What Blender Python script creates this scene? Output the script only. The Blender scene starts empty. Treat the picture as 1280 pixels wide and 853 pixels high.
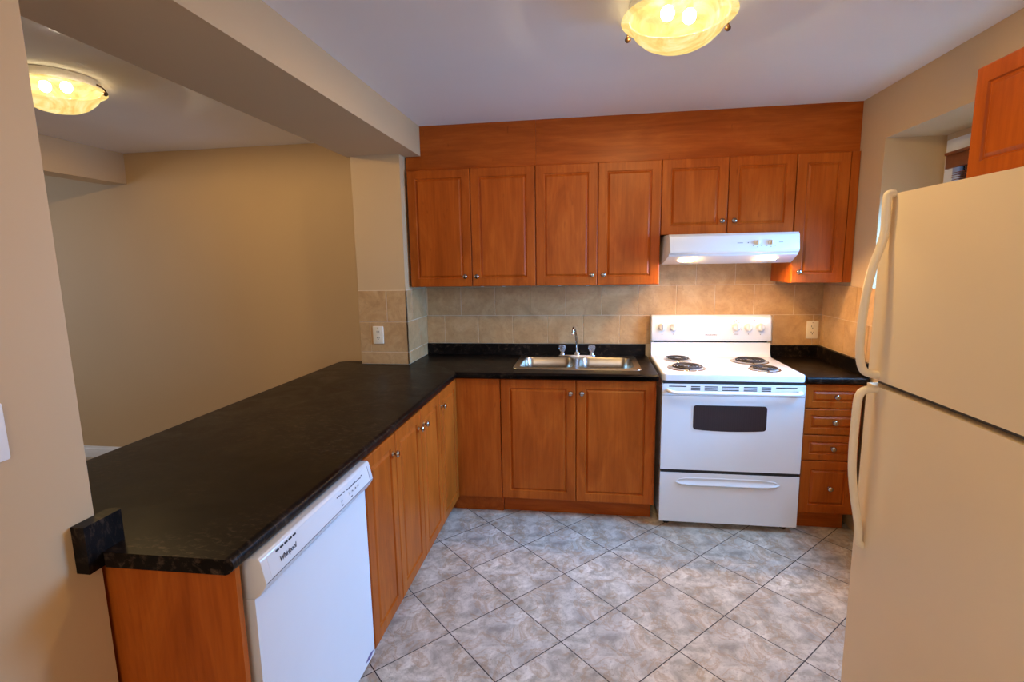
import bpy, bmesh, math, random
from mathutils import Vector, Matrix, noise
random.seed(7)
sc = bpy.context.scene
COL = sc.collection
PI = math.pi

# ------------------------------------------------------------------ camera, world, exposure, big lights
cam_d = bpy.data.cameras.new('camera'); cam = bpy.data.objects.new('camera', cam_d); COL.objects.link(cam)
cam_d.sensor_width = 36.0; cam_d.lens = 36.0 * 643.44 / 1280.0; cam_d.clip_start = 0.02
Rv = Vector((0.98940853, 0.14418821, -0.01674867)); Uv = Vector((-0.00517822, 0.15036859, 0.98861644)); Fv = Vector((-0.14506531, 0.97805882, -0.14952261))
M = Matrix((Rv, Uv, -Fv)).transposed().to_4x4(); M.translation = (-0.4235, -3.6018, 1.5586)
cam.matrix_world = M
sc.camera = cam

vs = sc.view_settings
vs.view_transform = 'Standard'; vs.look = 'None'; vs.gamma = 1.0; vs.use_curve_mapping = False
vs.exposure = 0.0

world = bpy.data.worlds.new('world'); sc.world = world; world.use_nodes = True
world.node_tree.nodes['Background'].inputs[0].default_value = (0.45, 0.62, 1.0, 1)
world.node_tree.nodes['Background'].inputs[1].default_value = 1.0

P_WIN, P_REAR, P_LEFT = 76.0, 17.0, 20.0
BULB, HOODL = 29500.0, 600.0

def area_daylight(name, loc, rot, sx, sy, power, color, spread=180):
    l = bpy.data.lights.new(name, 'AREA'); l.shape = 'RECTANGLE'; l.size = sx; l.size_y = sy; l.energy = power; l.color = color; l.spread = math.radians(spread)
    o = bpy.data.objects.new(name, l); COL.objects.link(o); o.location = loc; o.rotation_euler = rot
    return o
# kitchen window daylight; lights added in unseen rear and left openings for fill
area_daylight('window_daylight', (1.475, -1.12, 1.48), (0, math.radians(58), 0), 0.85, 1.0, P_WIN, (0.17, 0.48, 1.0), 125)
area_daylight('rear_fill_daylight', (-0.2, -5.75, 1.55), (math.radians(90), 0, 0), 1.7, 1.3, P_REAR, (0.92, 0.94, 1.0))
area_daylight('side_added_daylight', (-6.45, -1.6, 1.5), (0, math.radians(-90), 0), 1.3, 1.4, P_LEFT, (0.70, 0.82, 1.0))

# ------------------------------------------------------------------ materials
def srgb(r, g, b):
    f = lambda c: (c / 255 / 12.92) if c / 255 <= 0.04045 else ((c / 255 + 0.055) / 1.055) ** 2.4
    return (f(r), f(g), f(b), 1.0)

class NT:
    def __init__(s, name):
        s.m = bpy.data.materials.new(name); s.m.use_nodes = True; s.t = s.m.node_tree; s.b = s.t.nodes['Principled BSDF']
    def n(s, typ, **kw):
        nd = s.t.nodes.new(typ)
        for k, v in kw.items():
            if k in nd.inputs.keys() if hasattr(nd.inputs, 'keys') else False: nd.inputs[k].default_value = v
            else: setattr(nd, k, v)
        return nd
    def l(s, a, b): s.t.links.new(a, b)
    def math(s, op, a, b=None, c=None):
        nd = s.t.nodes.new('ShaderNodeMath'); nd.operation = op
        for i, x in enumerate((a, b, c)):
            if x is None: continue
            if isinstance(x, (int, float)): nd.inputs[i].default_value = x
            else: s.l(x, nd.inputs[i])
        return nd.outputs[0]
    def coords(s, scale=(1, 1, 1), rnd=0.0):
        tc = s.n('ShaderNodeTexCoord'); mp = s.n('ShaderNodeMapping'); mp.inputs['Scale'].default_value = scale
        if rnd:
            oi = s.n('ShaderNodeObjectInfo'); v = s.n('ShaderNodeVectorMath', operation='SCALE')
            cb = s.n('ShaderNodeCombineXYZ'); s.l(oi.outputs['Random'], cb.inputs[0]); s.l(oi.outputs['Random'], cb.inputs[1]); s.l(oi.outputs['Random'], cb.inputs[2])
            s.l(cb.outputs[0], v.inputs[0]); v.inputs['Scale'].default_value = rnd
            ad = s.n('ShaderNodeVectorMath', operation='ADD'); s.l(tc.outputs['Object'], ad.inputs[0]); s.l(v.outputs[0], ad.inputs[1])
            s.l(ad.outputs[0], mp.inputs['Vector'])
        else: s.l(tc.outputs['Object'], mp.inputs['Vector'])
        return mp.outputs[0]
    def noise(s, vec, scale, detail=3, rough=0.5, dist=0.0):
        nd = s.n('ShaderNodeTexNoise'); s.l(vec, nd.inputs['Vector'])
        nd.inputs['Scale'].default_value = scale; nd.inputs['Detail'].default_value = detail; nd.inputs['Roughness'].default_value = rough; nd.inputs['Distortion'].default_value = dist
        return nd.outputs['Fac']
    def ramp(s, fac, stops):
        nd = s.n('ShaderNodeValToRGB'); cr = nd.color_ramp
        while len(cr.elements) < len(stops): cr.elements.new(0.5)
        for e, (p, c) in zip(cr.elements, stops): e.position = p; e.color = c
        s.l(fac, nd.inputs[0]); return nd.outputs[0]
    def mix(s, fac, a, b, blend='MIX'):
        nd = s.n('ShaderNodeMix', data_type='RGBA', blend_type=blend)
        for i, x in ((0, fac), (6, a), (7, b)):
            if isinstance(x, (int, float, tuple)): nd.inputs[i].default_value = x
            else: s.l(x, nd.inputs[i])
        return nd.outputs[2]
    def bump(s, h, strength=0.2, dist=0.002):
        nd = s.n('ShaderNodeBump'); nd.inputs['Strength'].default_value = strength; nd.inputs['Distance'].default_value = dist
        s.l(h, nd.inputs['Height']); s.l(nd.outputs[0], s.b.inputs['Normal'])

def plain(name, col, rough=0.5, metal=0.0, var=0.03, vscale=6.0, spec=0.5, bump=0.0, bscale=300):
    t = NT(name); v = t.coords(rnd=5.0)
    f = t.noise(v, vscale, 3)
    d = tuple(max(0, c * (1 - var * 2)) for c in col[:3]) + (1,); e = tuple(min(1, c * (1 + var * 2)) for c in col[:3]) + (1,)
    t.l(t.ramp(f, [(0.3, d), (0.7, e)]), t.b.inputs['Base Color'])
    t.b.inputs['Roughness'].default_value = rough; t.b.inputs['Metallic'].default_value = metal; t.b.inputs['Specular IOR Level'].default_value = spec
    if bump: t.bump(t.noise(v, bscale, 2), bump, 0.001)
    return t.m

def emit(name, col, strength):
    t = NT(name); t.t.nodes.remove(t.b); e = t.n('ShaderNodeEmission'); e.inputs[0].default_value = col; e.inputs[1].default_value = strength
    t.l(e.outputs[0], t.t.nodes['Material Output'].inputs[0]); return t.m

MAT = {}
MAT['wall'] = plain('wall_paint', srgb(205, 175, 133), 0.62, var=0.012, vscale=1.5, bump=0.06, bscale=220)
MAT['ceiling'] = plain('ceiling_paint', srgb(242, 238, 232), 0.75, var=0.012, vscale=1.2, bump=0.05, bscale=160)
MAT['white_trim'] = plain('white_trim', srgb(235, 235, 235), 0.4)
MAT['appliance'] = plain('white_enamel', srgb(224, 225, 226), 0.22, var=0.006)
MAT['appliance_side'] = plain('white_painted_steel', srgb(228, 226, 222), 0.4, var=0.01)
MAT['fridge'] = plain('bisque_enamel', srgb(238, 216, 178), 0.30, var=0.01, vscale=2, bump=0.04, bscale=420)
MAT['fridge_handle'] = plain('bisque_plastic', srgb(240, 222, 188), 0.32, var=0.01)
MAT['gasket'] = plain('grey_gasket', srgb(90, 84, 80), 0.7)
MAT['black_gap'] = plain('black_plastic_gap_shade', srgb(18, 18, 20), 0.5)  # also stands in for the shade in the stove gaps
MAT['dark_mark'] = plain('dark_print', srgb(52, 56, 74), 0.5)
MAT['grey_mark'] = plain('grey_print', srgb(120, 112, 112), 0.5)
MAT['orange_mark'] = plain('amber_print', srgb(200, 150, 90), 0.5)
MAT['purple_mark'] = plain('violet_print', srgb(92, 82, 128), 0.4)
MAT['plastic_knob'] = plain('white_plastic', srgb(236, 234, 230), 0.3, var=0.006)
MAT['coil'] = plain('burner_coil', srgb(46, 40, 38), 0.55, metal=0.3)
MAT['glare_absorber'] = plain('dark_glare_absorber', srgb(44, 34, 24), 0.9, spec=0.0)
MAT['drip'] = plain('chrome_drip_pan', srgb(205, 196, 186), 0.2, metal=1.0)
MAT['steel'] = plain('brushed_steel', srgb(176, 166, 152), 0.26, metal=1.0, var=0.03, vscale=20)
MAT['chrome'] = plain('chrome', srgb(225, 225, 228), 0.08, metal=1.0)
MAT['nickel'] = plain('polished_nickel', srgb(176, 168, 160), 0.13, metal=1.0)
MAT['bronze'] = plain('bronze_clip', srgb(96, 70, 48), 0.35, metal=0.8)
MAT['outlet'] = plain('ivory_plastic', srgb(238, 228, 206), 0.35, var=0.006)
MAT['switch_white'] = plain('switch_white', srgb(240, 238, 234), 0.35, var=0.006)
MAT['pull_shade'] = plain('pull_shade_grey', srgb(196, 200, 206), 0.35, var=0.006)
MAT['blind'] = plain('blind_wood', srgb(122, 58, 24), 0.4, var=0.15, vscale=14)
MAT['grout'] = plain('tile_grout', srgb(222, 202, 170), 0.85)
MAT['clip_white'] = plain('clip_plastic', srgb(235, 235, 230), 0.4)

def wood(name, horizontal=False, tone=1.0):
    t = NT(name)
    sc_ = (1.6, 9, 9) if horizontal else (7, 7, 1.6)
    v = t.coords(sc_, rnd=11.0)
    big = t.noise(v, 1.1, 5, 0.6, 1.2)
    fine = t.noise(t.coords((4, 70, 70) if horizontal else (70, 70, 3.2), rnd=11.0), 1.2, 4, 0.6, 0.3)
    c1 = t.ramp(big, [(0.25, srgb(148, 68, 14)), (0.5, srgb(172, 84, 22)), (0.75, srgb(190, 100, 32))])
    c2 = t.mix(t.math('MULTIPLY', t.ramp(fine, [(0.35, (1, 1, 1, 1)), (0.6, (0, 0, 0, 1))]), 0.22), c1, srgb(108, 42, 6))
    sp = t.noise(t.coords((30, 30, 8), rnd=11.0), 1.5, 2)
    c3 = t.mix(t.math('MULTIPLY', t.ramp(sp, [(0.70, (0, 0, 0, 1)), (0.78, (1, 1, 1, 1))]), 0.35), c2, srgb(96, 36, 6))
    t.l(c3, t.b.inputs['Base Color']); t.b.inputs['Roughness'].default_value = 0.38; t.b.inputs['Specular IOR Level'].default_value = 0.18
    return t.m
MAT['wood'] = wood('cherry_laminate'); MAT['wood_h'] = wood('cherry_laminate_horizontal', True)

def make_counter():
    t = NT('black_laminate'); v = t.coords((1, 1, 1), rnd=3.0)
    a = t.noise(v, 5, 6, 0.62, 1.2); b = t.noise(t.coords((1, 2.2, 1), rnd=2.0), 34, 8, 0.72, 0.5)
    c = t.ramp(a, [(0.36, srgb(6, 4, 3)), (0.55, srgb(15, 10, 8)), (0.7, srgb(32, 23, 17))])
    m = t.noise(t.coords((1, 1, 1), rnd=9.0), 2.2, 3, 0.5)
    c = t.mix(t.math('MULTIPLY', t.math('MULTIPLY', t.ramp(b, [(0.52, (0, 0, 0, 1)), (0.66, (1, 1, 1, 1))]), t.ramp(m, [(0.42, (0, 0, 0, 1)), (0.60, (1, 1, 1, 1))])), 0.34), c, srgb(126, 104, 84))
    t.l(c, t.b.inputs['Base Color'])
    r = t.ramp(a, [(0.3, (0.30, 0.30, 0.30, 1)), (0.7, (0.42, 0.42, 0.42, 1))]); t.l(r, t.b.inputs['Roughness'])
    t.b.inputs['Specular IOR Level'].default_value = 0.14
    t.bump(b, 0.05, 0.001); return t.m
MAT['counter'] = make_counter()

def make_tile():
    t = NT('beige_ceramic_tile'); v = t.coords(rnd=1.0)
    a = t.noise(v, 7, 5, 0.62, 1.0); b = t.noise(v, 38, 5, 0.7, 1.2)
    c = t.ramp(a, [(0.25, srgb(176, 138, 92)), (0.5, srgb(196, 158, 110)), (0.75, srgb(212, 178, 132))])
    c = t.mix(t.math('MULTIPLY', t.ramp(b, [(0.5, (0, 0, 0, 1)), (0.72, (1, 1, 1, 1))]), 0.35), c, srgb(150, 110, 68))
    t.l(c, t.b.inputs['Base Color']); t.b.inputs['Roughness'].default_value = 0.38; t.b.inputs['Specular IOR Level'].default_value = 0.4
    t.bump(b, 0.12, 0.0012); return t.m
MAT['tile'] = make_tile()

def make_floor():
    t = NT('floor_stone_tile'); TH = math.radians(44.26); S = 0.3355
    tc = t.n('ShaderNodeTexCoord'); sx = t.n('ShaderNodeSeparateXYZ'); t.l(tc.outputs['Object'], sx.inputs[0])
    X = t.math('ADD', sx.outputs[0], 0.2922); Y = t.math('ADD', sx.outputs[1], 1.4294)
    ci, si = math.cos(TH), math.sin(TH)
    i = t.math('DIVIDE', t.math('SUBTRACT', t.math('MULTIPLY', X, ci), t.math('MULTIPLY', Y, si)), S)
    j = t.math('DIVIDE', t.math('ADD', t.math('MULTIPLY', X, si), t.math('MULTIPLY', Y, ci)), S)
    def edge(q):
        f = t.math('FRACT', q); return t.math('MINIMUM', f, t.math('SUBTRACT', 1.0, f))
    e = t.math('MINIMUM', edge(i), edge(j))
    gr = t.math('LESS_THAN', e, 0.0062)
    ii, jj = t.math('FLOOR', i), t.math('FLOOR', j)
    fi, fj = t.math('FRACT', i), t.math('FRACT', j)
    cb = t.n('ShaderNodeCombineXYZ')   # the printed tile repeats with a small shift from tile to tile
    par = t.math('MODULO', t.math('ADD', t.math('ADD', ii, t.math('MULTIPLY', jj, 2.0)), 60.0), 3.0)
    t.l(t.math('ADD', fi, t.math('MULTIPLY', par, 2.37)), cb.inputs[0]); t.l(fj, cb.inputs[1]); t.l(t.math('MULTIPLY', par, 1.7), cb.inputs[2])
    v = cb.outputs[0]
    a = t.noise(v, 3.4, 9, 0.66, 0.5); b = t.noise(v, 2.3, 7, 0.62, 0.9); d = t.noise(v, 26, 6, 0.75, 0.3); g = t.noise(v, 1.3, 3, 0.5, 0.3)
    c = t.ramp(a, [(0.34, srgb(150, 138, 122)), (0.46, srgb(184, 172, 154)), (0.54, srgb(206, 194, 176)), (0.66, srgb(230, 220, 204))])
    c = t.mix(t.math('MULTIPLY', t.ramp(g, [(0.40, (0, 0, 0, 1)), (0.62, (1, 1, 1, 1))]), 0.35), c, srgb(168, 162, 158))
    c = t.mix(t.math('MULTIPLY', t.ramp(b, [(0.475, (0, 0, 0, 1)), (0.515, (1, 1, 1, 1)), (0.56, (0.15, 0.15, 0.15, 1)), (0.62, (0, 0, 0, 1))]), 0.5), c, srgb(168, 128, 84))
    c = t.mix(t.math('MULTIPLY', t.ramp(d, [(0.54, (0, 0, 0, 1)), (0.68, (1, 1, 1, 1))]), 0.55), c, srgb(132, 114, 100))
    c = t.mix(gr, c, srgb(46, 36, 34))
    t.l(c, t.b.inputs['Base Color']); t.b.inputs['Roughness'].default_value = 0.42; t.b.inputs['Specular IOR Level'].default_value = 0.4
    h = t.math('ADD', t.math('MULTIPLY', t.math('SUBTRACT', 1.0, gr), 1.0), t.math('MULTIPLY', d, 0.12)); t.bump(h, 0.3, 0.002)
    return t.m
MAT['floor'] = make_floor()

def make_bowl():
    t = NT('alabaster_glass'); t.t.nodes.remove(t.b)
    v = t.coords(); a = t.noise(v, 7, 5, 0.55, 3.0)
    col = t.ramp(a, [(0.34, (1.0, 0.56, 0.15, 1)), (0.5, (1.0, 0.74, 0.26, 1)), (0.66, (1.0, 0.86, 0.42, 1))])
    e = t.n('ShaderNodeEmission'); t.l(col, e.inputs[0]); e.inputs[1].default_value = 1.15
    tr = t.n('ShaderNodeBsdfTransparent'); tr.inputs[0].default_value = (1, 0.86, 0.62, 1)
    gl = t.n('ShaderNodeBsdfGlossy'); gl.inputs['Roughness'].default_value = 0.15
    m1 = t.n('ShaderNodeMixShader'); m1.inputs[0].default_value = 0.16; t.l(e.outputs[0], m1.inputs[1]); t.l(tr.outputs[0], m1.inputs[2])
    m2 = t.n('ShaderNodeMixShader'); m2.inputs[0].default_value = 0.04; t.l(m1.outputs[0], m2.inputs[1]); t.l(gl.outputs[0], m2.inputs[2])
    t.l(m2.outputs[0], t.t.nodes['Material Output'].inputs[0]); return t.m
MAT['bowl'] = make_bowl()
MAT['bulb'] = emit('bulb_glow', (1.0, 0.90, 0.68, 1), BULB)
MAT['hoodlamp'] = emit('hood_lamp_glow', (1.0, 0.58, 0.22, 1), HOODL)

def make_glass(name, tint, rough=0.0, fac=0.08):
    t = NT(name); t.t.nodes.remove(t.b)
    tr = t.n('ShaderNodeBsdfTransparent'); tr.inputs[0].default_value = tint
    gl = t.n('ShaderNodeBsdfGlossy'); gl.inputs['Roughness'].default_value = rough
    fr = t.n('ShaderNodeFresnel'); fr.inputs[0].default_value = 1.45
    m = t.n('ShaderNodeMixShader'); t.l(fr.outputs[0], m.inputs[0]); t.l(tr.outputs[0], m.inputs[1]); t.l(gl.outputs[0], m.inputs[2])
    t.l(m.outputs[0], t.t.nodes['Material Output'].inputs[0]); return t.m
MAT['glass'] = make_glass('window_glass', (0.95, 0.97, 1, 1))
def make_acrylic():
    t = NT('clear_acrylic'); b = t.b; b.inputs['Base Color'].default_value = (0.92, 0.95, 1, 1); b.inputs['Roughness'].default_value = 0.08
    b.inputs['Transmission Weight'].default_value = 0.85; b.inputs['IOR'].default_value = 1.49; return t.m
MAT['acrylic'] = make_acrylic()
def make_oven_glass():
    t = NT('dark_oven_glass'); v = t.coords((1, 1, 1)); w = t.n('ShaderNodeTexWave'); t.l(v, w.inputs['Vector']); w.inputs['Scale'].default_value = 26; w.bands_direction = 'X'
    t.l(t.ramp(w.outputs['Fac'], [(0.0, srgb(42, 36, 42)), (1.0, srgb(45, 39, 45))]), t.b.inputs['Base Color']); t.b.inputs['Roughness'].default_value = 0.12; return t.m
MAT['oven_glass'] = make_oven_glass()

# ------------------------------------------------------------------ mesh helpers
def box(bm, x0, x1, y0, y1, z0, z1, mi=0):
    if x0 > x1: x0, x1 = x1, x0
    if y0 > y1: y0, y1 = y1, y0
    if z0 > z1: z0, z1 = z1, z0
    v = [bm.verts.new((x, y, z)) for z in (z0, z1) for y in (y0, y1) for x in (x0, x1)]
    for q in ((0, 2, 3, 1), (4, 5, 7, 6), (0, 1, 5, 4), (2, 6, 7, 3), (0, 4, 6, 2), (1, 3, 7, 5)):
        f = bm.faces.new([v[k] for k in q]); f.material_index = mi
    return v

def prism(bm, pts, axis, a0, a1, mi=0):
    """extrude a 2-D polygon along an axis; pts are (y,z) for x, (x,z) for y, (x,y) for z"""
    def P(p, a):
        return {'x': (a, p[0], p[1]), 'y': (p[0], a, p[1]), 'z': (p[0], p[1], a)}[axis]
    A = [bm.verts.new(P(p, a0)) for p in pts]; B = [bm.verts.new(P(p, a1)) for p in pts]
    n = len(pts); fs = [bm.faces.new(A), bm.faces.new(list(reversed(B)))]
    for k in range(n): fs.append(bm.faces.new([A[k], B[k], B[(k + 1) % n], A[(k + 1) % n]]))
    for f in fs: f.material_index = mi
    bmesh.ops.recalc_face_normals(bm, faces=fs)
    return A + B

def rings(bm, ringlist, closed=True, cap=True, mi=0):
    R = [[bm.verts.new(p) for p in r] for r in ringlist]; fs = []
    n = len(R[0])
    for a, b in zip(R, R[1:]):
        for k in range(n if closed else n - 1): fs.append(bm.faces.new([a[k], a[(k + 1) % n], b[(k + 1) % n], b[k]]))
    if cap and closed:
        fs.append(bm.faces.new(list(reversed(R[0])))); fs.append(bm.faces.new(R[-1]))
    for f in fs: f.material_index = mi
    bmesh.ops.recalc_face_normals(bm, faces=fs)
    return R

def lathe(bm, prof, seg=24, c=(0, 0, 0), axis='z', cap=True, mi=0):
    rl = []
    for r, h in prof:
        r = max(r, 1e-4); ring = []
        for k in range(seg):
            a = 2 * PI * k / seg; u, w = r * math.cos(a), r * math.sin(a)
            p = {'z': (u, w, h), 'y': (u, h, w), 'x': (h, u, w)}[axis]
            ring.append((c[0] + p[0], c[1] + p[1], c[2] + p[2]))
        rl.append(ring)
    return rings(bm, rl, True, cap, mi)

def tube(bm, pts, r, seg=12, ry=None, up=(0, 0, 1), mi=0):
    """sweep an ellipse (r sideways, ry along 'up x tangent' normal) along pts"""
    pts = [Vector(p) for p in pts]; ry = ry or r; rl = []
    prev = None
    for k, p in enumerate(pts):
        t = (pts[min(k + 1, len(pts) - 1)] - pts[max(k - 1, 0)]).normalized()
        u = Vector(up)
        if prev is not None: u = prev
        s = t.cross(u)
        if s.length < 1e-4: s = t.cross(Vector((1, 0, 0)))
        s.normalize(); w = s.cross(t).normalized(); prev = w
        rr = r[k] if isinstance(r, (list, tuple)) else r; r2 = ry[k] if isinstance(ry, (list, tuple)) else ry
        rl.append([tuple(p + s * rr * math.cos(2 * PI * q / seg) + w * r2 * math.sin(2 * PI * q / seg)) for q in range(seg)])
    return rings(bm, rl, True, True, mi)

def smooth_path(pts, n=6):
    P = [Vector(p) for p in pts]; out = []
    for k in range(len(P) - 1):
        p0, p1, p2, p3 = P[max(k - 1, 0)], P[k], P[k + 1], P[min(k + 2, len(P) - 1)]
        for q in range(n):
            t = q / n
            out.append(0.5 * ((2 * p1) + (p2 - p0) * t + (2 * p0 - 5 * p1 + 4 * p2 - p3) * t * t + (3 * p1 - p0 - 3 * p2 + p3) * t ** 3))
    out.append(P[-1]); return out

def bev(bm, w, seg=2, sel=None, ang=25):
    es = []
    for e in bm.edges:
        if len(e.link_faces) == 2 and e.calc_face_angle(0) > math.radians(ang):
            if sel is None or sel(e): es.append(e)
    if es: bmesh.ops.bevel(bm, geom=es, offset=w, segments=seg, profile=0.5, affect='EDGES', clamp_overlap=True)

def rrect(x0, x1, y0, y1, r, n=5):
    p = []
    for cx, cy, a0 in ((x1 - r, y1 - r, 0), (x0 + r, y1 - r, 90), (x0 + r, y0 + r, 180), (x1 - r, y0 + r, 270)):
        for k in range(n + 1):
            a = math.radians(a0 + 90 * k / n); p.append((cx + r * math.cos(a), cy + r * math.sin(a)))
    return p

def obj(name, bm, mat, parent=None, loc=None, smooth=35, label=None, rot=None):
    me = bpy.data.meshes.new(name)
    bm.normal_update(); bm.to_mesh(me); bm.free()
    for m in (mat if isinstance(mat, (list, tuple)) else [mat]): me.materials.append(MAT[m])
    if smooth:
        me.polygons.foreach_set('use_smooth', [True] * len(me.polygons)); me.set_sharp_from_angle(angle=math.radians(smooth))
    o = bpy.data.objects.new(name, me); COL.objects.link(o)
    if parent: o.parent = parent
    if loc is not None: o.location = loc
    if rot is not None: o.rotation_euler = rot
    if label: o['label'] = label
    return o

def thing(name, label, cat, loc=(0, 0, 0), rotz=0.0, group=None):
    o = bpy.data.objects.new(name, None); COL.objects.link(o); o.location = loc; o.rotation_euler = (0, 0, rotz); o.empty_display_size = 0.1
    o['label'] = label; o['category'] = cat
    if group: o['group'] = group
    return o
def tag(o, label, cat, group=None):
    o['label'] = label; o['category'] = cat
    if group: o['group'] = group
    return o
def struct(name, bm, mat, parent=None, smooth=None):
    o = obj(name, bm, mat, parent, smooth=smooth)
    if not parent: o['kind'] = 'structure'
    return o
def B(): return bmesh.new()
def copy_thing(src, label, loc, rotz):
    r = src.copy(); COL.objects.link(r); r.location = loc; r.rotation_euler = (0, 0, rotz); r['label'] = label
    for ch in list(src.children):
        c = ch.copy(); COL.objects.link(c); c.parent = r
        for g in ch.children:
            d = g.copy(); COL.objects.link(d); d.parent = c
    return r

def text_mesh(name, body, size, mat, parent, matrix, shear=0.0, depth=0.0004, sx=1.0):
    cu = bpy.data.curves.new(name, 'FONT'); cu.body = body; cu.size = size; cu.shear = shear; cu.extrude = depth; cu.align_x = 'CENTER'; cu.align_y = 'CENTER'; cu.resolution_u = 3
    to = bpy.data.objects.new(name, cu); COL.objects.link(to)
    me = bpy.data.meshes.new_from_object(to)
    bpy.data.objects.remove(to); bpy.data.curves.remove(cu)
    me.materials.clear(); me.materials.append(MAT[mat]); me.transform(Matrix.Diagonal((sx, 1, 1, 1))); me.transform(matrix)
    o = bpy.data.objects.new(name, me); COL.objects.link(o); o.parent = parent; return o
def face_mat(origin, right, up):
    r = Vector(right).normalized(); u = Vector(up).normalized(); n = r.cross(u)
    m = Matrix((r, u, n)).transposed().to_4x4(); m.translation = origin; return m

# ------------------------------------------------------------------ the room
CE = 2.419; XR = 1.0915
bm = B(); box(bm, -6.5, 1.6, -6.0, 0.3, -0.12, 0.0); struct('floor', bm, 'floor')
bm = B(); box(bm, -1.70, 1.6, -6.0, 0.3, CE, CE + 0.1); box(bm, -6.5, -1.70, -6.0, 0.3, 2.430, 2.55); struct('ceiling', bm, 'ceiling')
bm = B(); box(bm, -6.5, 1.6, 0.0, 0.15, 0.0, 2.43); struct('wall_back', bm, 'wall')
WY0, WY1, WZ0, WZ1 = -1.66, -0.57, 0.98, 2.165
bm = B()
box(bm, XR, 1.45, WY1, 0.0, 0, CE); box(bm, XR, 1.45, -6.0, WY0, 0, CE)
box(bm, XR, 1.45, WY0, WY1, 0, WZ0); box(bm, XR, 1.45, WY0, WY1, WZ1, CE)
struct('wall_right', bm, 'wall')
bm = B(); box(bm, -1.75, -1.5637, -6.0, -2.626, 0, 2.239); bev(bm, 0.004, 2); struct('wall_left', bm, 'wall', smooth=35)
# rear and far left walls, unseen, with openings made to let added light in
bm = B(); box(bm, -6.5, -1.05, -5.75, -5.6, 0, CE); box(bm, 0.65, XR, -5.75, -5.6, 0, CE); box(bm, -1.05, 0.65, -5.75, -5.6, 0, 0.9); box(bm, -1.05, 0.65, -5.75, -5.6, 2.2, CE)
struct('wall_rear', bm, 'wall')
bm = B(); box(bm, -6.5, -6.35, -5.6, -2.3, 0, 2.43); box(bm, -6.5, -6.35, -0.9, 0, 0, 2.43); box(bm, -6.5, -6.35, -2.3, -0.9, 0, 0.85); box(bm, -6.5, -6.35, -2.3, -0.9, 2.15, 2.43)
struct('wall_far_left', bm, 'wall')
# ceiling beam over the peninsula and the wall stub it lands on, bulkhead of the left room
bm = B(); box(bm, -1.936, -1.478, -5.6, -0.0, 2.239, 2.43); bev(bm, 0.004, 2, lambda e: abs(e.verts[0].co.z - e.verts[1].co.z) < 1e-6 and e.verts[0].co.z < 2.3); o = struct('beam', bm, 'wall', smooth=35)
bm = B(); box(bm, -1.905, -1.584, -0.413, 0.0, 0, 2.239); bev(bm, 0.006, 3, lambda e: abs(e.verts[0].co.z - e.verts[1].co.z) > 1); struct('wall_stub', bm, 'wall', smooth=35)
bm = B(); box(bm, -4.08, -3.91, -5.6, 0.0, 2.203, 2.43); bev(bm, 0.004, 2); struct('bulkhead', bm, 'wall', smooth=35)
# baseboard along the far wall
bm = B(); prism(bm, [(0, 0), (-0.016, 0), (-0.016, 0.055), (-0.012, 0.062), (-0.012, 0.072), (-0.007, 0.080), (-0.005, 0.094), (0, 0.096)], 'x', -6.34, -1.91); struct('baseboard_back', bm, 'white_trim', smooth=30)

# wall tiles: running bond, real tiles standing on a grout bed
def tile_wall(bm, to3, a0, a1, rows, first, wd, th=0.008, gap=0.0035):
    """rows: (z0,z1,offset of a joint)"""
    for z0, z1, joint in rows:
        k0 = math.floor((a0 - joint) / wd)
        x = joint + k0 * wd
        while x < a1 - 1e-6:
            l, r = max(x, a0), min(x + wd, a1)
            if r - l > 0.012:
                l += gap / 2 * (l > a0 + 1e-6); r -= gap / 2 * (r < a1 - 1e-6)
                vs = []
                for d, ins in ((0.0, 0), (th - 0.0015, 0), (th, 0.0015)):
                    vs.append([bm.verts.new(to3(u, w, d)) for u, w in ((l + ins, z0 + gap / 2 + ins), (r - ins, z0 + gap / 2 + ins), (r - ins, z1 - gap / 2 - ins), (l + ins, z1 - gap / 2 - ins))])
                fs = [bm.faces.new(vs[2])]
                for A, C in zip(vs, vs[1:]):
                    for q in range(4): fs.append(bm.faces.new([A[q], A[(q + 1) % 4], C[(q + 1) % 4], C[q]]))
            x += wd
R1, R2, R3 = 0.992, 1.193, 1.394
bm = B()
tile_wall(bm, lambda u, w, d: (u, -d, w), -1.576, XR - 0.008, [(R1, R2, -0.949), (R2, R3, -0.825)], 0, 0.248)
tile_wall(bm, lambda u, w, d: (u, -d, w), -0.02, 0.80, [(R3, 1.56, -0.949)], 0, 0.248)
tile_wall(bm, lambda u, w, d: (XR - d, u, w), -0.66, -0.008, [(R1, R2, -0.054), (R2, R3, -0.167)], 0, 0.265)
tile_wall(bm, lambda u, w, d: (u, -0.413 - d, w), -1.905, -1.576, [(0.915, 0.995, -2.31), (0.995, R2, -1.832), (R2, 1.398, -1.712)], 0, 0.40)
tile_wall(bm, lambda u, w, d: (-1.584 + d, u, w), -0.421, -0.008, [(0.915, 0.995, -0.9), (0.995, R2, -0.19), (R2, 1.398, -0.32)], 0, 0.26)
bmesh.ops.recalc_face_normals(bm, faces=bm.faces[:])
g0 = 0.0055
def gbox(*a): box(bm, *a, mi=1)
gbox(-1.584, XR, -g0, 0.0, 0.90, R3); gbox(-0.02, 0.80, -g0, 0.0, R3, 1.56); gbox(XR - g0, XR, -0.66, 0, 0.99, R3)
gbox(-1.905, -1.584 + g0, -0.413 - g0, -0.413, 0.914, 1.400); gbox(-1.584, -1.584 + g0, -0.413, 0, 0.914, 1.400)
struct('trim_1', bm, ['tile', 'grout'])

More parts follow.
